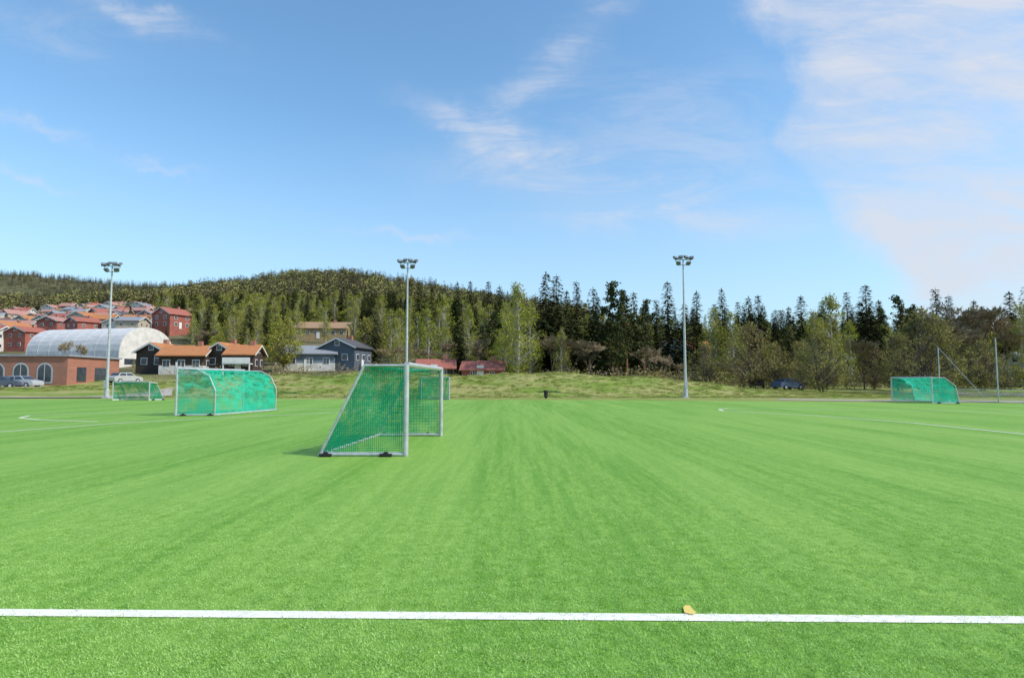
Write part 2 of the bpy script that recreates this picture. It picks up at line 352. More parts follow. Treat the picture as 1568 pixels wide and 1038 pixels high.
def broad(seed,h,R,zc,leaf,bark,nl,size,flat=1.0,ncl=60,stems=1,droop=0.4,crad=(0.5,1.1),sub=3,power=0.5,limb=0.06):
    r=random.Random(seed); b=MB(); C=[];Rd=[]
    for s in range(stems):
        a=r.uniform(0,6.28); o=(math.cos(a)*0.35*(stems>1),math.sin(a)*0.35*(stems>1)); top=(math.cos(a)*R*0.35*(stems>1),math.sin(a)*R*.35*(stems>1),h*0.93)
        pm=((o[0]+top[0])/2+r.uniform(-.3,.3),(o[1]+top[1])/2+r.uniform(-.3,.3),h*.45)
        b.tube((o[0],o[1],-0.5),pm,0.016*h/math.sqrt(stems),0.010*h/math.sqrt(stems),6,0,False); b.tube(pm,top,0.010*h/math.sqrt(stems),0.02,5,0,False)
        for i in range(int(ncl/stems)):
            u=r.random(); zz=zc+(h-zc)*u; prof=math.sin(math.pi*min(0.98,u**power*0.97+0.03))**0.7
            a=r.uniform(0,6.28); rr=R*prof*math.sqrt(r.random())*r.uniform(0.8,1.15)
            e=Vector((math.cos(a)*rr,math.sin(a)*rr,zz)); zs=max(h*0.15,zz-rr*r.uniform(0.7,1.4)-0.3)
            q=min(1,zs/(h*.93)); bx=o[0]+(top[0]-o[0])*q; by=o[1]+(top[1]-o[1])*q
            st=Vector((bx,by,zs)); b.tube(st,e,limb,0.012,3,0,False)
            for k2 in range(sub):
                e2=st.lerp(e,r.uniform(.5,1))+Vector((r.uniform(-1,1),r.uniform(-1,1),r.uniform(-.2,1.2)))*0.7
                b.tube(st.lerp(e,0.5),e2,0.025,0.008,3,0,False)
            C.append(e); Rd.append(r.uniform(*crad))
    clumps(b,C,Rd,nl,size,1,flat,droop,0.1)
    return b.mesh('tree_mesh',[M[bark],M[leaf]])
def bare(seed,h=11,R=3,leaf='twig',n0=70):
    r=random.Random(seed); b=MB(); tips=[]
    def br(p,d,l,rad,dep):
        e=p+d*l; b.tube(p,e,rad,rad*0.6,4 if dep>2 else 3,0,False)
        if dep==0: tips.append((e,d)); return
        for k2 in range(r.choice((2,3,3))):
            nd=(d+Vector((r.uniform(-1,1),r.uniform(-1,1),r.uniform(-.1,.7)))*0.62).normalized()
            br(p.lerp(e,r.uniform(.65,1)),nd,l*r.uniform(.62,.85),rad*0.55,dep-1)
    br(Vector((0,0,-.3)),Vector((0,0,1)),h*0.26,0.011*h,6)
    if len(tips)>800: tips=r.sample(tips,800)
    C=[];A=[];B=[]
    for e,d in tips:
        for k2 in range(5):
            v=(d+Vector((r.uniform(-1,1),r.uniform(-1,1),r.uniform(-.6,1)))).normalized(); C.append(e-d*r.uniform(0,.5)); A.append(v); B.append(v.orthogonal().normalized())
    b.leaves(C,np.array(A),np.array(B),rng.uniform(.3,.7,len(C)),rng.uniform(.05,.10,len(C)),1)
    return b.mesh('bare_mesh',[M['bark'],M[leaf]])
SPR=[(spruce(i,h,R),h) for i,(h,R) in enumerate(((18,3.2),(18,2.6),(18,3.6),(18,2.3)))]
PIN=[(pine(i+20,17,R,i%2==0),17) for i,R in enumerate((3.5,3.0,2.6))]
BIR=[(broad(i+40,15,2.4+0.3*i,1.6,'birch','birchbark',60,0.26,1.25,100,1,0.5,(0.45,0.95),3,0.62),15) for i in range(3)]
RND=[(broad(i+60,9,3.6,1.4,'birch','bark',80,0.26,0.9,85,3,0.0,(0.5,0.95),2,0.8),9) for i in range(2)]
WIL=[(broad(i+80,9,4.4,0.4,'willow','bark',52,0.24,0.9,130,6,-0.4,(0.5,0.95),3,0.75,0.05),9) for i in range(3)]
BAR=[(bare(i+90),11) for i in range(3)]
KIND={'spruce_tree':SPR,'pine_tree':PIN,'birch_tree':BIR,'maple_tree':RND,'willow_tree':WIL,'bare_tree':BAR}
def tree(kind,px,ytop,d,wide=1.0,var=None):
    me,h0=random.choice(KIND[kind]) if var is None else KIND[kind][var]
    p=P(px,ytop,d); z=tz(p.x,d)-0.1; s=(p.z-z)/h0*(1.0 if kind in('spruce_tree','bare_tree') else 0.97)
    o=obj(kind,me,None,(p.x,d,z),(0,0,random.uniform(0,6.28))); ws=s*wide; o.scale=(ws,ws,s); return o
T=[('bare_tree',112,505,92,.8),('birch_tree',310,458,165,.9),('birch_tree',330,470,150,.8),('birch_tree',352,475,140,.8),('birch_tree',296,478,150,.8),
('maple_tree',436,487,112,1.0),('maple_tree',560,488,132,1.0),('birch_tree',598,470,135,.9),('birch_tree',500,455,190,.8),('spruce_tree',475,440,260,1),
('birch_tree',392,480,135,.8),('birch_tree',380,500,118,.8),('bare_tree',150,543,99,.8),('birch_tree',205,548,97,.6),('birch_tree',610,500,105,.8),('bare_tree',590,520,98,1),('spruce_tree',575,470,125,1),('spruce_tree',410,462,150,1),
('birch_tree',455,465,140,.9),('birch_tree',625,478,115,.9),('birch_tree',545,462,160,.9),('birch_tree',420,452,190,.9),
('spruce_tree',643,428,170,1.1),('spruce_tree',662,434,175,1),('birch_tree',680,450,140,1),('spruce_tree',700,432,160,1.1),('spruce_tree',720,431,165,1.1),('spruce_tree',748,431,150,1.1),('spruce_tree',765,437,140,1),
('spruce_tree',706,488,100,1.3),('bare_tree',682,505,100,1.1),('birch_tree',655,470,112,1),('birch_tree',718,465,115,.8),('bare_tree',738,500,97,1),
('birch_tree',792,432,90,1.15),('birch_tree',812,460,93,1),('birch_tree',773,462,95,.9),
('spruce_tree',836,417,103,1.15),('spruce_tree',852,420,106,1.1),('spruce_tree',883,430,104,1.1),('spruce_tree',868,445,98,1),('bare_tree',872,495,90,1.4),('bare_tree',900,505,89,1.4),('bare_tree',845,490,93,1.2),('birch_tree',860,500,91,.9),
('pine_tree',932,424,98,1.2),('pine_tree',958,437,97,1.1),('spruce_tree',908,440,100,1.2),('pine_tree',985,452,99,1),('pine_tree',945,460,94,1),('spruce_tree',915,455,95,1.1),('spruce_tree',970,446,103,1.1),
('spruce_tree',1022,432,112,1.3),('spruce_tree',1005,458,108,1.2),('spruce_tree',1066,446,110,1.3),('spruce_tree',1048,464,120,1.2),('spruce_tree',1105,442,125,1.2),('spruce_tree',1146,454,122,1.2),('spruce_tree',1168,466,120,1.2),('spruce_tree',1188,474,116,1.2),('spruce_tree',1130,462,124,1.2),('birch_tree',1092,468,106,1.35),('birch_tree',1118,474,104,1.3),
('bare_tree',985,512,92,1.4),('bare_tree',1015,530,90,1.3),('bare_tree',1040,545,90,1.3),('willow_tree',1080,525,84,.9),
('willow_tree',1148,496,82,1.1),('willow_tree',1185,524,84,.9),('spruce_tree',1226,453,112,1.3),('spruce_tree',1207,478,110,1.2),('birch_tree',1270,450,98,1.3),('birch_tree',1245,474,96,1.2),('spruce_tree',1296,447,112,1.2),('spruce_tree',1325,437,108,1.5),('spruce_tree',1345,460,112,1.2),('pine_tree',1375,446,105,1.1),('pine_tree',1395,460,107,1),
('willow_tree',1258,508,72,1.1),('willow_tree',1225,522,80,.9),('bare_tree',1215,520,84,1.1),('bare_tree',1320,498,84,1.5),('willow_tree',1335,526,84,.9),('birch_tree',1300,490,92,1),('spruce_tree',1432,441,108,1.3),('spruce_tree',1452,452,110,1.2),('willow_tree',1412,472,74,.95),('bare_tree',1478,434,92,1.4),('bare_tree',1505,440,90,1.4),('bare_tree',1455,465,88,1.3),('birch_tree',1490,466,94,1.1),('willow_tree',1375,510,80,.9),
('spruce_tree',1545,447,104,1.3),('spruce_tree',1572,436,100,1.2),('birch_tree',1562,462,84,1.2),('bare_tree',1528,475,86,1.3),('willow_tree',1500,522,80,1),('spruce_tree',1610,440,100,1.2),('birch_tree',1640,470,95,1.1),
('birch_tree',30,545,110,.5),('spruce_tree',255,500,190,1)]
for q in T: tree(*q)
# instanced masses
def gn_forest(name,protos,pts,rz,sc,ids):
    col=bpy.data.collections.new(name+'_kinds')
    for i,me_ in enumerate(protos):
        o=bpy.data.objects.new('%s_kind_%02d'%(name,i),me_); col.objects.link(o)
    me=bpy.data.meshes.new(name); me.from_pydata(pts,[],[])
    a=me.attributes.new('rz','FLOAT','POINT'); a.data.foreach_set('value',rz)
    a=me.attributes.new('sc','FLOAT_VECTOR','POINT'); a.data.foreach_set('vector',np.asarray(sc).ravel())
    a=me.attributes.new('kid','INT','POINT'); a.data.foreach_set('value',np.asarray(ids,dtype=np.int32))
    o=obj(name,me)
    ng=bpy.data.node_groups.new(name,'GeometryNodeTree'); ng.interface.new_socket('Geometry',in_out='INPUT',socket_type='NodeSocketGeometry'); ng.interface.new_socket('Geometry',in_out='OUTPUT',socket_type='NodeSocketGeometry')
    gi=ng.nodes.new('NodeGroupInput'); go=ng.nodes.new('NodeGroupOutput'); ip=ng.nodes.new('GeometryNodeInstanceOnPoints')
    ci=ng.nodes.new('GeometryNodeCollectionInfo'); ci.inputs['Collection'].default_value=col; ci.inputs['Separate Children'].default_value=True; ci.inputs['Reset Children'].default_value=True
    def na(nm,ty):
        q=ng.nodes.new('GeometryNodeInputNamedAttribute'); q.data_type=ty; q.inputs['Name'].default_value=nm
        return [s for s in q.outputs if s.enabled and s.name=='Attribute'][0]
    cx=ng.nodes.new('ShaderNodeCombineXYZ'); lk=ng.links.new
    lk(na('rz','FLOAT'),cx.inputs[2]); lk(gi.outputs[0],ip.inputs['Points']); lk(ci.outputs[0],ip.inputs['Instance'])
    ip.inputs['Pick Instance'].default_value=True; lk(na('kid','INT'),ip.inputs['Instance Index']); lk(cx.outputs[0],ip.inputs['Rotation']); lk(na('sc','FLOAT_VECTOR'),ip.inputs['Scale'])
    lk(ip.outputs[0],go.inputs[0]); md=o.modifiers.new('scatter','NODES'); md.node_group=ng; return o
# turf fibres in the near part of the pitch
def tuft(seed,mat,nb=16,R=.045,hmax=.022):
    r=random.Random(seed); b=MB(); C=[];A=[];B=[]
    for _ in range(nb):
        a=r.uniform(0,6.28); rr=R*math.sqrt(r.random()); C.append((math.cos(a)*rr,math.sin(a)*rr,0)); a2=r.uniform(0,6.28); t_=r.uniform(.3,1.2)
        v=Vector((math.cos(a2)*t_,math.sin(a2)*t_,1)).normalized(); A.append(v); B.append(v.cross(Vector((r.uniform(-1,1),r.uniform(-1,1),.2))).normalized())
    b.leaves(C,np.array(A),np.array(B),[r.uniform(.5,1.0)*hmax*1.2 for _ in C],.0045,0); return b.mesh('tuft',[M[mat]])
TU=[tuft(i,'blade') for i in range(4)]+[tuft(9,'wblade'),tuft(10,'wblade')]
pts=[];rz=[];sc=[];ids=[]; ld=dv.normalized(); lnr=Vector((-ld.y,ld.x,0))
N0=52000
yy_=rng.uniform(0,1,N0)
for i in range(N0):
    d=2.5*(12.0/2.5)**yy_[i]
    x=rng.uniform(-1,1)*(0.9*d+.6)
    if rng.random()>min(1,(12.0-d)/6.0): continue
    q=Vector((x,d,0)); off=abs((q-g0).dot(lnr))
    if (q-ORC).length<.075: continue
    if .05<off<.068+.012: continue
    pts.append((x,d,.006 if off>.06 else .012)); rz.append(rng.uniform(0,6.28)); s=rng.uniform(.7,1.25)
    s2=s*min(.8,max(.3,1.1-d/12)); sc.append((s,s,s2) if off>.07 else (s*.6,s*.6,s*.6)); ids.append(int(rng.integers(0,4)) if off>.07 else int(rng.integers(4,6)))
gn_forest('turf_fibres',TU,pts,rz,sc,ids)
# ground kept clear in front of buildings: (px0,px1,depth)
CLR=[(-60,60,400),(60,235,240),(0,240,140),(215,405,112),(440,570,125),(450,540,205),(636,700,97),(708,775,97),(1003,1085,142),(236,290,215)]
pts=[];rz=[];sc=[];ids=[]
protos=[SPR[0][0],SPR[1][0],SPR[3][0],PIN[0][0],PIN[2][0],BIR[0][0],BIR[1][0],RND[0][0],BAR[0][0],BAR[1][0]]
hh=[18,18,18,17,17,15,15,9,11,11]
tries=0
while len(pts)<1650 and tries<60000:
    tries+=1; d=random.uniform(100,420)**1.0; px=random.uniform(-150,1680)
    if random.random()>(d/420)**0.6: continue
    if px>800 and d>280: continue
    if any(a-6<px<c+6 and d<dd+6 for a,c,dd in CLR): continue
    if px<235 and d<400 and random.random()<0.85: continue
    if px<640 and d<130 and random.random()<0.5: continue
    x=(px-784)/950*d; z=tz(x,d)
    wts=[3.6,3.6,3.6,1.5,1.5,3.4,3.4,1.2,3,3] if px>640 else ([2.2,2.2,2.2,.7,.7,4,4,1.5,2.4,2.4] if d<260 else [3.6,3.6,3.6,1,1,3,3,.6,1.2,1.2])
    if d<125: wts=[.5,.5,.5,.4,.4,2.6,2.6,2.4,4,4]
    if px<235: wts=[.6,.6,.6,.3,.3,3,3,3,4,4]
    i=random.choices(range(10),wts)[0]; th=random.uniform(9,14.5)*(1 if i<7 else .65)
    if d<125: th*=0.75
    elif px>980 and i<5: th*=1.2
    if px<235: th*=.6
    s=th/hh[i]; pts.append((x,d,z-.2)); rz.append(random.uniform(0,6.28)); w_=s*random.uniform(1.05,1.5); sc.append((w_,w_,s)); ids.append(i)
gn_forest('woodland',protos,pts,rz,sc,ids)
LOW=[spruce(200+i,14,2.6,0.34,'far') for i in range(4)]
lowb=[]
for i in range(2):
    b=MB(); b.tube((0,0,-.5),(0,0,9),.15,.03,4,0,False); r=random.Random(i)
    C=[(r.uniform(-1.6,1.6),r.uniform(-1.6,1.6),r.uniform(3,11)) for _ in range(16)]; clumps(b,C,[1.3]*16,9,.9,1); lowb.append(b.mesh('far_broadleaf',[M['bark'],M['farbirch']]))
pts=[];rz=[];sc=[];ids=[]
while len(pts)<11500:
    if random.random()<0.72: d=random.uniform(400,745)
    else: d=random.uniform(1600,2330)
    px=random.uniform(-160,900) if d<1000 else random.uniform(-160,480)
    x=(px-784)/950*d
    i=random.choices(range(6),[1,1,1,1,.6,.6] if d<1000 else [1,1,1,1,.1,.1])[0]
    if d<1000 and math.sin(x/45)*math.sin(d/40+x/90)>0.5: i=random.choice((1,4,5))
    s=random.uniform(.55,1.3)
    if d>1000: s*=1.3
    pts.append((x,d,tz(x,d)-.5)); rz.append(random.uniform(0,6.28)); sc.append((s*1.3,s*1.3,s)); ids.append(i)
gn_forest('distant_forest',LOW+lowb,pts,rz,sc,ids)
# shrubs behind the bank
b=MB(); C=[(random.uniform(-1,1),random.uniform(-1,1),random.uniform(.2,1.5)) for _ in range(14)]; clumps(b,C,[.6]*14,40,.2,0); sh=b.mesh('shrub_mesh',[M['willow']])
b=MB(); C=[(random.uniform(-1,1),random.uniform(-1,1),random.uniform(.2,1.3)) for _ in range(14)]; clumps(b,C,[.6]*14,40,.14,0); sh2=b.mesh('shrub_mesh',[M['twig']])
pts=[];rz=[];sc=[];ids=[]
for _ in range(600):
    d=random.uniform(79,112); px=random.uniform(60,1700); x=(px-784)/950*d
    if any(a-8<px<c+8 and d<dd for a,c,dd in CLR[3:5]+CLR[6:8]) and random.random()<.9: continue
    if px>1120 and d<84: continue
    if px<240: continue
    s=random.uniform(.5,1.7); pts.append((x,d,tz(x,d)-.1)); rz.append(random.uniform(0,6)); sc.append((s*1.2,s*1.2,s)); ids.append(random.choice((0,1)))
gn_forest('shrubs',[sh,sh2],pts,rz,sc,ids)
# rough grass tufts on the bank
b=MB(); C=[];A=[];B=[]
for _ in range(40):
    a=random.uniform(0,6.28); rr=random.uniform(0,.35); C.append((math.cos(a)*rr,math.sin(a)*rr,0)); v=Vector((math.cos(a)*.5,math.sin(a)*.5,1)).normalized(); A.append(v); B.append(v.orthogonal().normalized())
b.leaves(C,np.array(A),np.array(B),rng.uniform(.10,.20,40),.05,0)
tf=b.mesh('tuft_mesh',[blademat('rough_grass_blades',(0.22,0.31,0.055),(0.46,0.43,0.17))]); pts=[];rz=[];sc=[]
for _ in range(5000):
    d=random.uniform(62,76); x=random.uniform(-58,62)
    if x<-38 and d<68: continue
    s=random.uniform(.5,1.1); pts.append((x,d,tz(x,d)-.02)); rz.append(random.uniform(0,6)); sc.append((s*1.2,s*1.2,s))
gn_forest('rough_grass',[tf],pts,rz,sc,[0]*len(pts))
# ---------------------------------------------------------------- buildings
def house(name,px,d,w,dep,wh,rh,rz,wall,roof,trim='white',base=None,win=3,dz=0.0,rows=1,lower=None,balc=False,ov=0.5,ws=1.0):
    x=(px-784)/950*d; z=tz(x,d)+dz; E=empty(name,(x,d,z),math.radians(rz))
    b=MB(); hw,hd=w/2,dep/2
    vs=[(-hw,-hd,-3),(hw,-hd,-3),(hw,hd,-3),(-hw,hd,-3),(-hw,-hd,wh),(hw,-hd,wh),(hw,hd,wh),(-hw,hd,wh),(-hw,0,wh+rh),(hw,0,wh+rh)]
    b.add(vs,[(0,1,5,4),(2,3,7,6),(1,2,6,9,5),(3,0,4,8,7),(0,3,2,1)],0)
    if lower: b.box((-hw-.03,-hd-.03,-3),(hw+.03,hd+.03,wh*0.42),1)
    obj('walls',b.mesh('walls',[M[wall],M[lower] if lower else M[wall]]),E)
    b=MB(); t=.18; sl=rh/hd
    for s in (-1,1):
        e=hd+ov; z0=wh-ov*sl
        q=[(-hw-ov,s*e,z0+.03),(hw+ov,s*e,z0+.03),(hw+ov,0,wh+rh+.03),(-hw-ov,0,wh+rh+.03)]
        q+=[(a,c,g+t) for a,c,g in q]
        b.add(q,[(0,1,2,3),(4,7,6,5),(0,4,5,1),(1,5,6,2),(3,2,6,7),(0,3,7,4)],0)
    b.box((w*.2,-.35,wh+rh-.3),(w*.2+.7,.35,wh+rh+.9),1)
    obj('roof',b.mesh('roof',[M[roof],M['brick']]),E)
    b=MB()
    for s in (-1,1):
        for g in (-1,1):
            xx=g*(hw+ov+.03); e=hd+ov
            b.add([(xx,s*e,wh-ov*sl-.12),(xx,s*e,wh-ov*sl+.16),(xx,0,wh+rh+.16),(xx,0,wh+rh-.12)],[(0,1,2,3)],0)
    nr=rows; a6=.6*ws; a5=.5*ws
    for k2 in range(nr):
        zc=wh*(k2+.55)/nr
        for i in range(win):
            xc=-hw+w*(i+.5)/win
            for s in (-1,1):
                b.box((xc-a6,s*(hd+.03)-.03,zc-a6),(xc+a6,s*(hd+.03)+.03,zc+a6),0); b.box((xc-a5,s*(hd+.06)-.03,zc-a5),(xc-.04,s*(hd+.06)+.03,zc+a5),1); b.box((xc+.04,s*(hd+.06)-.03,zc-a5),(xc+a5,s*(hd+.06)+.03,zc+a5),1)
        for yc in (-hd*.45,hd*.45):
            for s in (-1,1):
                b.box((s*(hw+.03)-.03,yc-a6,zc-a6),(s*(hw+.03)+.03,yc+a6,zc+a6),0); b.box((s*(hw+.06)-.03,yc-a5,zc-a5),(s*(hw+.06)+.03,yc+a5,zc+a5),1)
    for s in (-1,1):
        b.box((s*(hw+.03)-.03,-.5,wh+rh*.15),(s*(hw+.03)+.03,.5,wh+rh*.15+.9),0); b.box((s*(hw+.06)-.03,-.4,wh+rh*.15+.1),(s*(hw+.06)+.03,.4,wh+rh*.15+.8),1)
    obj('windows',b.mesh('windows',[M['white'],M['glass']]),E)
    b=MB(); b.box((-hw*.1-.5,-hd-.09,-.2),(-hw*.1+.5,-hd-.035,1.95)); obj('door',b.mesh('door',[M['white']]),E)
    if balc:
        b=MB(); b.box((-hw,-hd-1.5,wh*.45),(hw,-hd-.1,wh*.45+.15)); b.box((-hw,-hd-1.55,wh*.45+.16),(hw,-hd-1.48,wh*.45+1.1)); 
        for i in (-1,1): b.box((i*hw*.95-.08,-hd-1.46,-2),(i*hw*.95+.08,-hd-1.3,wh*.45-.002))
        obj('balcony',b.mesh('balcony',[M['white']]),E)
    return E
house('wooden_house',246,108,5.0,5.4,3.6,1.4,84,'brown','orange',win=2,rows=1,lower='brown')
house('wooden_house',290,106,7.0,6.5,3.0,1.6,6,'brown','orange',win=3,lower='whitewall')
house('wooden_house',350,108,5.5,5.2,3.5,1.5,82,'brown','orange',win=2,balc=False,lower='brown')
house('wooden_house',376,106,4.4,5.6,3.2,1.5,4,'brown','orange',win=2,balc=True)
house('grey_house',478,118,9,7,3.0,1.5,10,'greywall','greyroof',win=3,lower='whitewall')
house('grey_house',530,120,8,7,4.2,1.6,80,'darkblue','darkroof',win=3,rows=1)
house('apartment_house',495,203,16,9,3.2,2.2,4,'ochre','tan',win=6)
house('garden_shed',668,93,5.0,4.2,1.5,1.1,6,'brown','redroof',win=2,dz=.3,ws=.6)
house('garden_shed',741,92,5.6,4.2,1.4,1.1,-4,'redwall','redroof',win=2,dz=.3,ws=.6)
house('villa',1028,140,6.5,7,3.4,1.8,78,'whitewall','orange',win=2,dz=2)
house('villa',1058,144,7,7,3.0,1.6,5,'ochre','orange',win=2,dz=2)
house('red_house',262,208,9,8,4.5,2.2,70,'redwall','redroof',win=2,rows=2,dz=2)
house('white_house',1590,92,9,7,3.2,1.6,15,'whitewall','greyroof',win=3)
house('white_house',1210,150,8,7,3.5,1.8,80,'whitewall','darkroof',win=2,dz=2)
rh_=random.Random(5)
for row,(d0,n_) in enumerate(((172,5),(200,7),(226,8),(254,9),(284,10),(316,10),(350,9),(388,8))):
    for i in range(n_):
        px=-70+(315 if row>0 else 130)*(i+rh_.uniform(-.3,.3))/n_+(row%2)*14; d=d0+rh_.uniform(-9,9)
        gable=rh_.random()<.5; w=rh_.uniform(6.5,10)
        wl=rh_.choices(['redwall','whitewall','beige','ochre','greywall'],[4,6,3,1,.7])[0]; rf=rh_.choices(['redroof','pinkroof','orange','darkroof','greyroof'],[3,6,1.5,1.2,1.8])[0]
        house('row_house',px,d,w,rh_.uniform(6,7.5),rh_.uniform(3.8,5.4),rh_.uniform(1.3,1.9),(75 if gable else 5)+rh_.uniform(-14,14),wl,rf,win=max(2,int(w/2.8)),rows=2,ws=.75)
house('row_house',600,330,10,8,4,2,70,'ochre','redroof',win=3,rows=2); house('row_house',300,330,9,8,4,2,10,'whitewall','pinkroof',win=3,rows=2)
# sports hall with barrel roof
x=(132-784)/950*135; E=empty('sports_hall',(x,140,tz(x,140)-1.9),math.radians(-14))
b=MB(); Lh=12.5; Rr=7.4; ns=20; wl=1.5; ht=9.4
arc=[(-Rr,0)]+[(Rr*math.cos(math.pi*(1-i/ns)),wl+(ht-wl)*math.sin(math.pi*i/ns)**0.6) for i in range(ns+1)]+[(Rr,0)]
na_=len(arc); vs=[(-Lh,a,z) for a,z in arc]+[(Lh,a,z) for a,z in arc]
b.add(vs,[(i,i+1,na_+i+1,na_+i) for i in range(na_-1)],0); 
b.add([(Lh+.01,a,z) for a,z in arc],[tuple(range(na_))],1); b.add([(-Lh-.01,a,z) for a,z in arc],[tuple(range(na_-1,-1,-1))],1)
obj('barrel_roof',b.mesh('barrel_roof',[M['membrane'],M['whitewall']]),E)
b=MB()
for i in range(9):
    xx=-Lh+i*3.1
    for j in range(1,na_-2):
        p=Vector((xx,arc[j][0],arc[j][1])); q=Vector((xx,arc[j+1][0],arc[j+1][1])); b.tube(p*1.002,q*1.002,.035,.035,4,0,False)
obj('roof_ribs',b.mesh('roof_ribs',[M['membrane']]),E)
b=MB(); b.box((Lh+.02,-2,0),(Lh+.12,2,3)); b.box((Lh+.02,3,1.2),(Lh+.1,6,2.4)); b.box((Lh+.02,-6,1.2),(Lh+.1,-3,2.4)); obj('door_and_windows',b.mesh('dw',[M['glass']]),E)
# brick building
x0=(-120-784)/950*84; x1=(106-784)/950*84; E=empty('brick_building',((x0+x1)/2,86,tz((x0+x1)/2,86)-.2),math.radians(3)); hw=(x1-x0)/2
b=MB(); b.box((-hw,-3,-2),(hw,9,3.9)); obj('walls',b.mesh('walls',[M['brick']]),E)
b=MB(); b.box((-hw-.3,-3.3,3.903),(hw+.3,9.3,4.15)); obj('flat_roof',b.mesh('fr',[M['greyroof']]),E)
b=MB()
for i,xc in enumerate(np.arange(-hw+1.6,hw-1,3.1)):
    wv=1.05; arcp=[(xc-wv,-3.04,.3),(xc+wv,-3.04,.3)]+[(xc+wv*math.cos(a),-3.04,2.0+wv*math.sin(a)) for a in np.linspace(0,math.pi,10)]
    b.add(arcp,[tuple(range(len(arcp)))],2)
    arcp=[(xc-wv*.8,-3.08,.5),(xc+wv*.8,-3.08,.5)]+[(xc+wv*.8*math.cos(a),-3.08,2.0+wv*.8*math.sin(a)) for a in np.linspace(0,math.pi,10)]
    b.add(arcp,[tuple(range(len(arcp)))],1); b.box((xc-.03,-3.14,.5),(xc+.03,-3.085,2.8),2)
b.box((hw,-1,.5),(hw+.05,1,2.5),1); b.box((hw,3,.5),(hw+.05,6,2.5),1)
obj('arched_windows',b.mesh('aw',[M['white'],M['glass'],M['galv']]),E)
# ---------------------------------------------------------------- cars
CARN=[0]
def car(px,d,rz,col,s=1.0):
    CARN[0]+=1; m=simple('car_paint_%d'%CARN[0],col,tuple(q*.9 for q in col),.25,2,0.3,0,.6)
    x=(px-784)/950*d; E=empty('parked_car',(x,d,tz(x,d)+.12),math.radians(rz))
    prof=[(-2.1,.3),(-2.15,.75),(-2.0,.95),(-1.55,1.02),(-1.2,1.42),(0.35,1.46),(1.0,1.0),(1.9,.85),(2.15,.65),(2.15,.3)]
    b=MB(); k=len(prof)
    def row(y,ins): return [(a,y*(1-ins*max(0,z-.95)),z) for a,z in prof]
    vs=row(-.86,.35)+row(.86,.35); b.add(vs,[(i,(i+1)%k,k+(i+1)%k,k+i) for i in range(k)]+[tuple(range(k-1,-1,-1)),tuple(range(k,2*k))],0)
    obj('body',b.mesh('body',[m]),E)
    b=MB()
    for s_ in (-1,1):
        def q(a,z): return (a,s_*(.87*(1-.35*max(0,z-.95))+.01),z)
        b.add([q(-1.45,1.03),q(-.4,1.03),q(-.4,1.36),q(-1.15,1.36)],[(0,1,2,3)]); b.add([q(-.3,1.03),q(.8,1.03),q(.35,1.36),q(-.3,1.38)],[(0,1,2,3)])
    b.add([(.42,-.66,1.43),(.42,.66,1.43),(1.0,.78,1.03),(1.0,-.78,1.03)],[(0,1,2,3)]); b.add([(-1.26,-.66,1.40),(-1.26,.66,1.40),(-1.57,.78,1.06),(-1.57,-.78,1.06)],[(0,1,2,3)])
    obj('windows',b.mesh('windows',[M['glass']]),E)
    b=MB()
    for a in (-1.3,1.3):
        for s_ in (-1,1): b.tube((a,s_*.7,.31),(a,s_*.9,.31),.32,.32,14,0); b.tube((a,s_*.9,.31),(a,s_*.91,.31),.19,.19,10,1)
    obj('wheels',b.mesh('wheels',[M['dark'],M['galv']]),E)
car(8,77,5,(.10,.12,.16)); car(36,78,-4,(.55,.56,.58)); car(-30,77,3,(.45,.05,.04)); car(192,86,70,(.6,.6,.6)); car(1205,80,25,(.10,.14,.26)); car(1158,84,70,(.04,.045,.06))
# ---------------------------------------------------------------- floodlights
def flood(px,ytop,ybase,d):
    x=P(px,ybase,d).x; z=tz(x,d); h=P(px,ytop,d).z-z; E=empty('floodlight_mast',(x,d,z))
    b=MB(); b.tube((0,0,-.2),(0,0,h*.5),.15,.11,10); b.tube((0,0,h*.5),(0,0,h),.11,.07,10); b.tube((0,0,0),(0,0,.9),.24,.22,10); b.box((-.3,-.3,-.1),(.3,.3,.12)); b.box((-.16,-.32,1.0),(.16,-.17,1.7))
    b.tube((-.8,0,h-.05),(.8,0,h-.05),.045,.045,6); b.tube((-.6,0,h-.6),(.6,0,h-.6),.035,.035,6); b.tube((-.6,0,h-.6),(-.8,0,h-.05),.03,.03,5); b.tube((.6,0,h-.6),(.8,0,h-.05),.03,.03,5)
    obj('mast',b.mesh('mast',[M['galv']]),E)
    b=MB()
    for i,(xx,zz,a,r2) in enumerate(((-.8,.12,-42,35),(-.28,.2,-42,-25),(.28,.2,-42,25),(.8,.12,-42,-35),(-.5,-.42,-45,160),(.5,-.42,-45,200))):
        mt=Matrix.Translation((xx,-.1,h+zz))@Matrix.Rotation(math.radians(r2),4,'Z')@Matrix.Rotation(math.radians(a),4,'X')
        b.box((-.22,-.08,-.17),(.22,.1,.17),0,mt); b.box((-.2,-.11,-.14),(.2,-.084,.14),1,mt); b.box((-.03,.08,-.22),(.03,.13,.1),0,mt)
    obj('floodlights',b.mesh('floodlights',[M['lamp'],M['lampglass']]),E)
flood(1050,397,610,62); flood(622,402,610,62); flood(163,407,612,60.5)
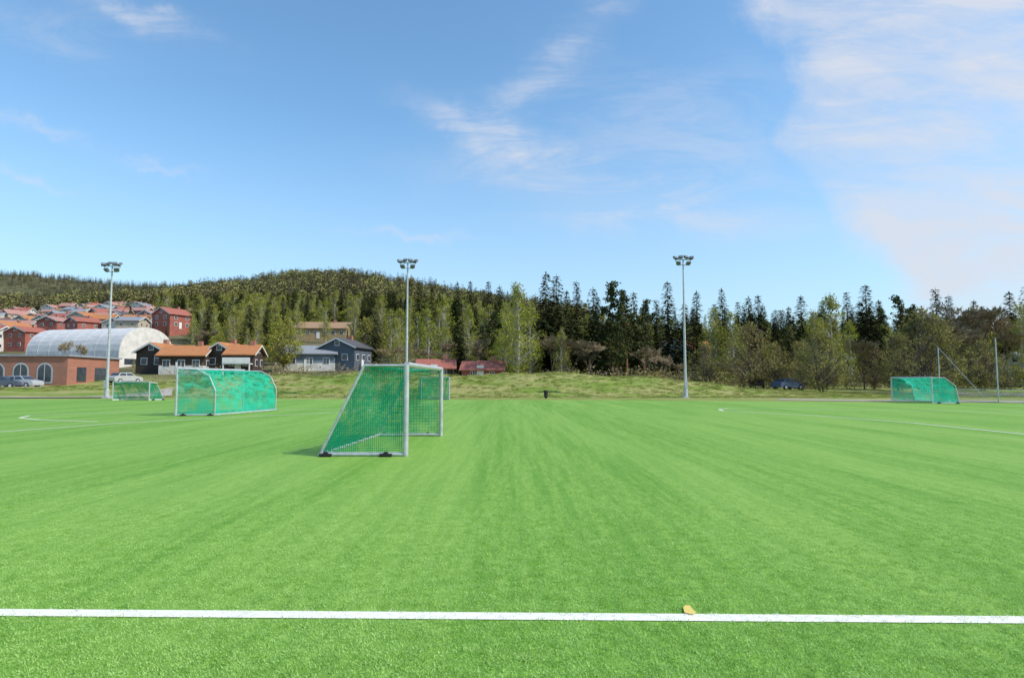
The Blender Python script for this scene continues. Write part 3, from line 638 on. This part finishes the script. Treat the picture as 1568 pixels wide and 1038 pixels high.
# ---------------------------------------------------------------- goals
def goal(name,p1,p2,back,Hg,prof,net,rt=.055,rs=.03,wheels=True,sag=.06):
    """prof: list of (depth,height) from the crossbar back and down to the ground"""
    p1=Vector((p1[0],p1[1],0)); p2=Vector((p2[0],p2[1],0)); bk=Vector((back[0],back[1],0)).normalized(); E=empty(name,p1); W=p2-p1
    b=MB(); z0=.05
    for o_ in (Vector((0,0,0)),W):
        b.tube(o_+Vector((0,0,0.01)),o_+Vector((0,0,Hg)),rt,rt,12)
        pp=[o_+bk*dd+Vector((0,0,max(zz,z0))) for dd,zz in prof]
        for i in range(len(pp)-1): b.tube(pp[i],pp[i+1],rs,rs,8)
        b.tube(o_+Vector((0,0,z0)),pp[-1],rt*.8,rt*.8,8)
    b.tube(Vector((0,0,Hg)),W+Vector((0,0,Hg)),rt,rt,12)
    b.tube(bk*prof[-1][0]+Vector((0,0,z0)),W+bk*prof[-1][0]+Vector((0,0,z0)),rt*.8,rt*.8,8)
    b.tube(bk*prof[1][0]+Vector((0,0,prof[1][1])),W+bk*prof[1][0]+Vector((0,0,prof[1][1])),rs*.6,rs*.6,8)
    obj('frame',b.mesh('frame',[M['alu']]),E)
    vs=[];fs=[];uv=[]
    dens=[]; 
    for i in range(len(prof)-1):
        for k2 in range(10): t_=k2/10; dens.append((prof[i][0]*(1-t_)+prof[i+1][0]*t_,prof[i][1]*(1-t_)+prof[i+1][1]*t_))
    dens.append(prof[-1]); nw=34; acc=0; rows_=[]
    for i,(dd,zz) in enumerate(dens):
        if i: acc+=math.hypot(dd-dens[i-1][0],zz-dens[i-1][1])
        rows_.append(acc)
    nd=len(dens); Lw=W.length
    def wob(a,c): return sag*(math.sin(a*5.1+c*2.3)+.6*math.sin(a*11.7-c*4.1)+.35*math.sin(a*23+c*3))
    for i,(dd,zz) in enumerate(dens):
        e=math.sin(math.pi*i/(nd-1))
        for j in range(nw+1):
            t_=j/nw; q=W*t_+bk*(dd-e*(abs(wob(t_*3,i*.2))+sag*1.5*math.sin(math.pi*t_)))+Vector((0,0,max(.04,zz-e*.05*math.sin(math.pi*t_)-e*abs(wob(t_*4,i*.1))*.5)))
            vs.append(q); uv.append((t_*Lw,rows_[i]))
    for i in range(nd-1):
        for j in range(nw): a=i*(nw+1)+j; fs.append((a,a+1,a+nw+2,a+nw+1))
    for o_,sg in ((Vector((0,0,0)),1),(W,-1)):
        base=len(vs); ms=8
        for i,(dd,zz) in enumerate(dens):
            for j in range(ms+1):
                t_=j/ms; e=math.sin(math.pi*t_)*math.sin(math.pi*i/(nd-1)); q=o_+bk*dd*t_+Vector((0,0,max(.04,zz)))+W.normalized()*sg*e*(wob(t_*2,i*.3)+.05); vs.append(q); uv.append((dd*t_,zz))
        for i in range(nd-1):
            for j in range(ms): a=base+i*(ms+1)+j; fs.append((a,a+1,a+ms+2,a+ms+1))
    me=bpy.data.meshes.new('net'); me.from_pydata(vs,[],fs); ul=me.uv_layers.new(name='UVMap')
    for l_ in me.loops: ul.data[l_.index].uv=uv[l_.vertex_index]
    for p_ in me.polygons: p_.use_smooth=True
    me.materials.append(net); obj('net',me,E)
    b=MB()
    for o_ in (Vector((0,0,0)),W):
        for q in (.22,.92):
            c=o_+bk*prof[-1][0]*q-W.normalized()*(.10 if o_.length<.1 else -.10)
            b.tube(c-bk*.13+Vector((0,0,.045)),c+bk*.13+Vector((0,0,.045)),.035,.035,10); b.tube(c-W.normalized()*.03+Vector((0,0,.06)),c+W.normalized()*.03+Vector((0,0,.06)),.06,.06,14)
    if wheels: obj('transport_wheels',b.mesh('wheels',[M['dark']]),E)
    return E
g=G(621,699); g2=G(675,668)
goal('football_goal',g,g2,(-1,0),2.0,[(0,1.98),(.93,1.98),(1.86,.05)],M['net'],rt=.058)
g=G(269,637); g2=G(372,629)
goal('football_goal',g,g2,(1,.12),2.25,[(0,2.22),(.9,2.2),(1.45,1.9),(1.75,1.2),(1.75,.05)],M['net2'],sag=.16)
g=G(1366,614); g2=G(1428,618)
goal('football_goal',g,g2,(1,-.15),1.95,[(0,1.92),(.9,1.9),(1.6,1.3),(1.8,.05)],M['net2'],sag=.16)
g=G(172,613); g2=G(228,613)
goal('football_goal',g,g2,(.5,.7),1.6,[(0,1.55),(.6,1.5),(1.2,.05)],M['net'],sag=.12)
g=G(688,612); g2=G(645,611)
goal('football_goal',g,g2,(-.3,.7),2.0,[(0,1.95),(.7,1.9),(1.5,.05)],M['net'],sag=.12)
# litter bin at the far touchline
q=G(836,610); E=empty('litter_bin',(q.x,q.y,0)); b=MB(); b.tube((0,0,.1),(0,0,.7),.18,.22,12); b.tube((0,0,.7),(0,0,.78),.24,.22,12); b.tube((0,0,0),(0,0,.12),.1,.1,8); obj('bin_body',b.mesh('bin',[M['dark']]),E)
# ball stop fence right
E=empty('ball_stop_fence',(0,0,0)); b=MB(); post=[P(1440,612,54),P(1529,612,48),P(1640,612,43)]
for p_,hh_ in zip(post,(4.6,5.0,5.0)):
    b.tube((p_.x,p_.y,0),(p_.x,p_.y,hh_),.045,.04,8)
b.tube((post[0].x,post[0].y,4.6),(post[1].x-1,post[1].y,.3),.02,.02,5)
for i in range(2):
    for hz in (1.0,0.05): b.tube((post[i].x,post[i].y,hz),(post[i+1].x,post[i+1].y,hz),.02,.02,5)
    for k2 in range(60):
        q=post[i].lerp(post[i+1],k2/60); b.tube((q.x,q.y,.05),(q.x,q.y,1.0),.006,.006,3,0,False)
obj('fence_frame',b.mesh('fence_frame',[M['galv']]),E)
# ---------------------------------------------------------------- sun, sky
S=Vector((0.95,-0.28,0)).normalized(); el=math.radians(44); D=Vector((S.x*math.cos(el),S.y*math.cos(el),math.sin(el)))
sl=bpy.data.lights.new('sun','SUN'); sl.energy=4.2; sl.angle=math.radians(.5); sl.color=(1,.95,.87)
so=bpy.data.objects.new('sun',sl); scene.collection.objects.link(so); so.rotation_euler=D.to_track_quat('Z','Y').to_euler(); so.location=(20,-10,40)
w=bpy.data.worlds.new('World'); scene.world=w; w.use_nodes=True; nt=w.node_tree; nt.nodes.clear()
try: w.cycles.sampling_method='NONE'
except Exception as e_: print('world sampling',e_)
out=N(nt,'ShaderNodeOutputWorld'); bg=N(nt,'ShaderNodeBackground'); bg.inputs[1].default_value=.15; L(nt,bg.outputs[0],out.inputs[0])
sky=N(nt,'ShaderNodeTexSky'); sky.sky_type='NISHITA'; sky.sun_disc=False; sky.sun_elevation=el; sky.sun_rotation=math.atan2(D.x,D.y); sky.air_density=1.0; sky.dust_density=0.6; sky.ozone_density=1.5
tc=N(nt,'ShaderNodeTexCoord'); sx=N(nt,'ShaderNodeSeparateXYZ'); L(nt,tc.outputs['Generated'],sx.inputs[0])
yy=math_(nt,'ADD',math_(nt,'ABSOLUTE',sx.outputs[1]),0.02)
U=math_(nt,'DIVIDE',sx.outputs[0],yy); Vv=math_(nt,'DIVIDE',sx.outputs[2],yy)
cx=N(nt,'ShaderNodeCombineXYZ'); L(nt,U,cx.inputs[0]); L(nt,Vv,cx.inputs[1]); uvv=cx.outputs[0]
def uvof(x,y): r=ray(x,y); return r.x/r.y, r.z/r.y
d1=noise(nt,uvv,4.0,5,.65); d2=noise(nt,mapping(nt,uvv,loc=(7,3,0)),4.0,5,.65)
Ud=math_(nt,'ADD',U,math_(nt,'MULTIPLY',math_(nt,'SUBTRACT',d1,.5),.24)); Vd=math_(nt,'ADD',Vv,math_(nt,'MULTIPLY',math_(nt,'SUBTRACT',d2,.5),.16))
cr=N(nt,'ShaderNodeValToRGB'); vr=math_(nt,'DIVIDE',Vd,0.75,clamp=True); L(nt,vr,cr.inputs[0]); el_=cr.color_ramp
stops=[(1350,470),(1300,400),(1240,300),(1170,235),(1205,170),(1190,100),(1120,0)]
while len(el_.elements)>1: el_.elements.remove(el_.elements[-1])
for i,(x_,y_) in enumerate(stops):
    u_,v_=uvof(x_,y_); e=el_.elements[0] if i==0 else el_.elements.new(min(v_/0.75,1)); e.position=min(v_/.75,1); e.color=(u_,)*3+(1,)
edge=math_(nt,'SUBTRACT',Ud,cr.outputs[0])
bank=ramp(nt,edge,-0.02,0.07)
st=noise(nt,mapping(nt,uvv,(2.4,9,1),(0,0,math.radians(-28))),1.6,6,.66,.7)
st2=noise(nt,mapping(nt,uvv,(1.2,3.2,1),(0,0,math.radians(-20)),(3,1,0)),1.8,6,.62,.5)
bank=math_(nt,'MULTIPLY',bank,math_(nt,'ADD',math_(nt,'MULTIPLY',ramp(nt,st,.38,.64),.32),math_(nt,'ADD',math_(nt,'MULTIPLY',ramp(nt,st2,.38,.60),.40),.26)))
def blob(px,py,rx,ry,ang,amp):
    u_,v_=uvof(px,py); a=math.radians(ang); du=math_(nt,'SUBTRACT',Ud,u_); dv_=math_(nt,'SUBTRACT',Vd,v_)
    p_=math_(nt,'ADD',math_(nt,'MULTIPLY',du,math.cos(a)*950/rx),math_(nt,'MULTIPLY',dv_,math.sin(a)*950/rx)); q_=math_(nt,'ADD',math_(nt,'MULTIPLY',du,-math.sin(a)*950/ry),math_(nt,'MULTIPLY',dv_,math.cos(a)*950/ry))
    r2=math_(nt,'ADD',math_(nt,'MULTIPLY',p_,p_),math_(nt,'MULTIPLY',q_,q_))
    return math_(nt,'MULTIPLY',math_(nt,'EXPONENT',math_(nt,'MULTIPLY',r2,-1)),amp)
acc=None
for q in ((850,100,150,32,52,.30),(700,215,80,22,-40,.38),(800,240,100,34,-30,.42),(960,310,240,40,-8,.36),(1050,220,190,110,0,.22),(70,208,90,8,-8,.32),(250,252,55,7,-10,.45),(70,272,45,8,-12,.36),(220,28,90,16,-22,.34),(620,365,80,6,-6,.25),(110,60,160,40,-15,.16)):
    bl=blob(*q); acc=bl if acc is None else math_(nt,'ADD',acc,bl)
wisp=math_(nt,'MULTIPLY',acc,math_(nt,'ADD',math_(nt,'MULTIPLY',ramp(nt,st,.38,.66),1.3),.3))
dens=math_(nt,'MINIMUM',math_(nt,'MAXIMUM',bank,wisp),.9)
dens=math_(nt,'MULTIPLY',dens,ramp(nt,sx.outputs[2],-.02,.12))
skc=mixc(nt,1.0,sky.outputs[0],(1.08,1.42,1.50),'MULTIPLY')
skc=mixc(nt,math_(nt,'MULTIPLY',ramp(nt,sx.outputs[2],.42,-.02),.62),skc,(3.5,4.3,5.35))
cm=mixc(nt,dens,skc,(4.75,5.0,5.6)); L(nt,cm,bg.inputs[0])
# ---------------------------------------------------------------- camera
cam=bpy.data.cameras.new('camera'); co=bpy.data.objects.new('camera',cam); scene.collection.objects.link(co); scene.camera=co
co.location=(0,0,H); co.rotation_euler=(math.radians(90)+PITCH,0,0); cam.sensor_width=36; cam.lens=F/1568*36; cam.clip_start=.1; cam.clip_end=12000
scene.view_settings.view_transform='Standard'; scene.view_settings.look='None'; scene.view_settings.exposure=0
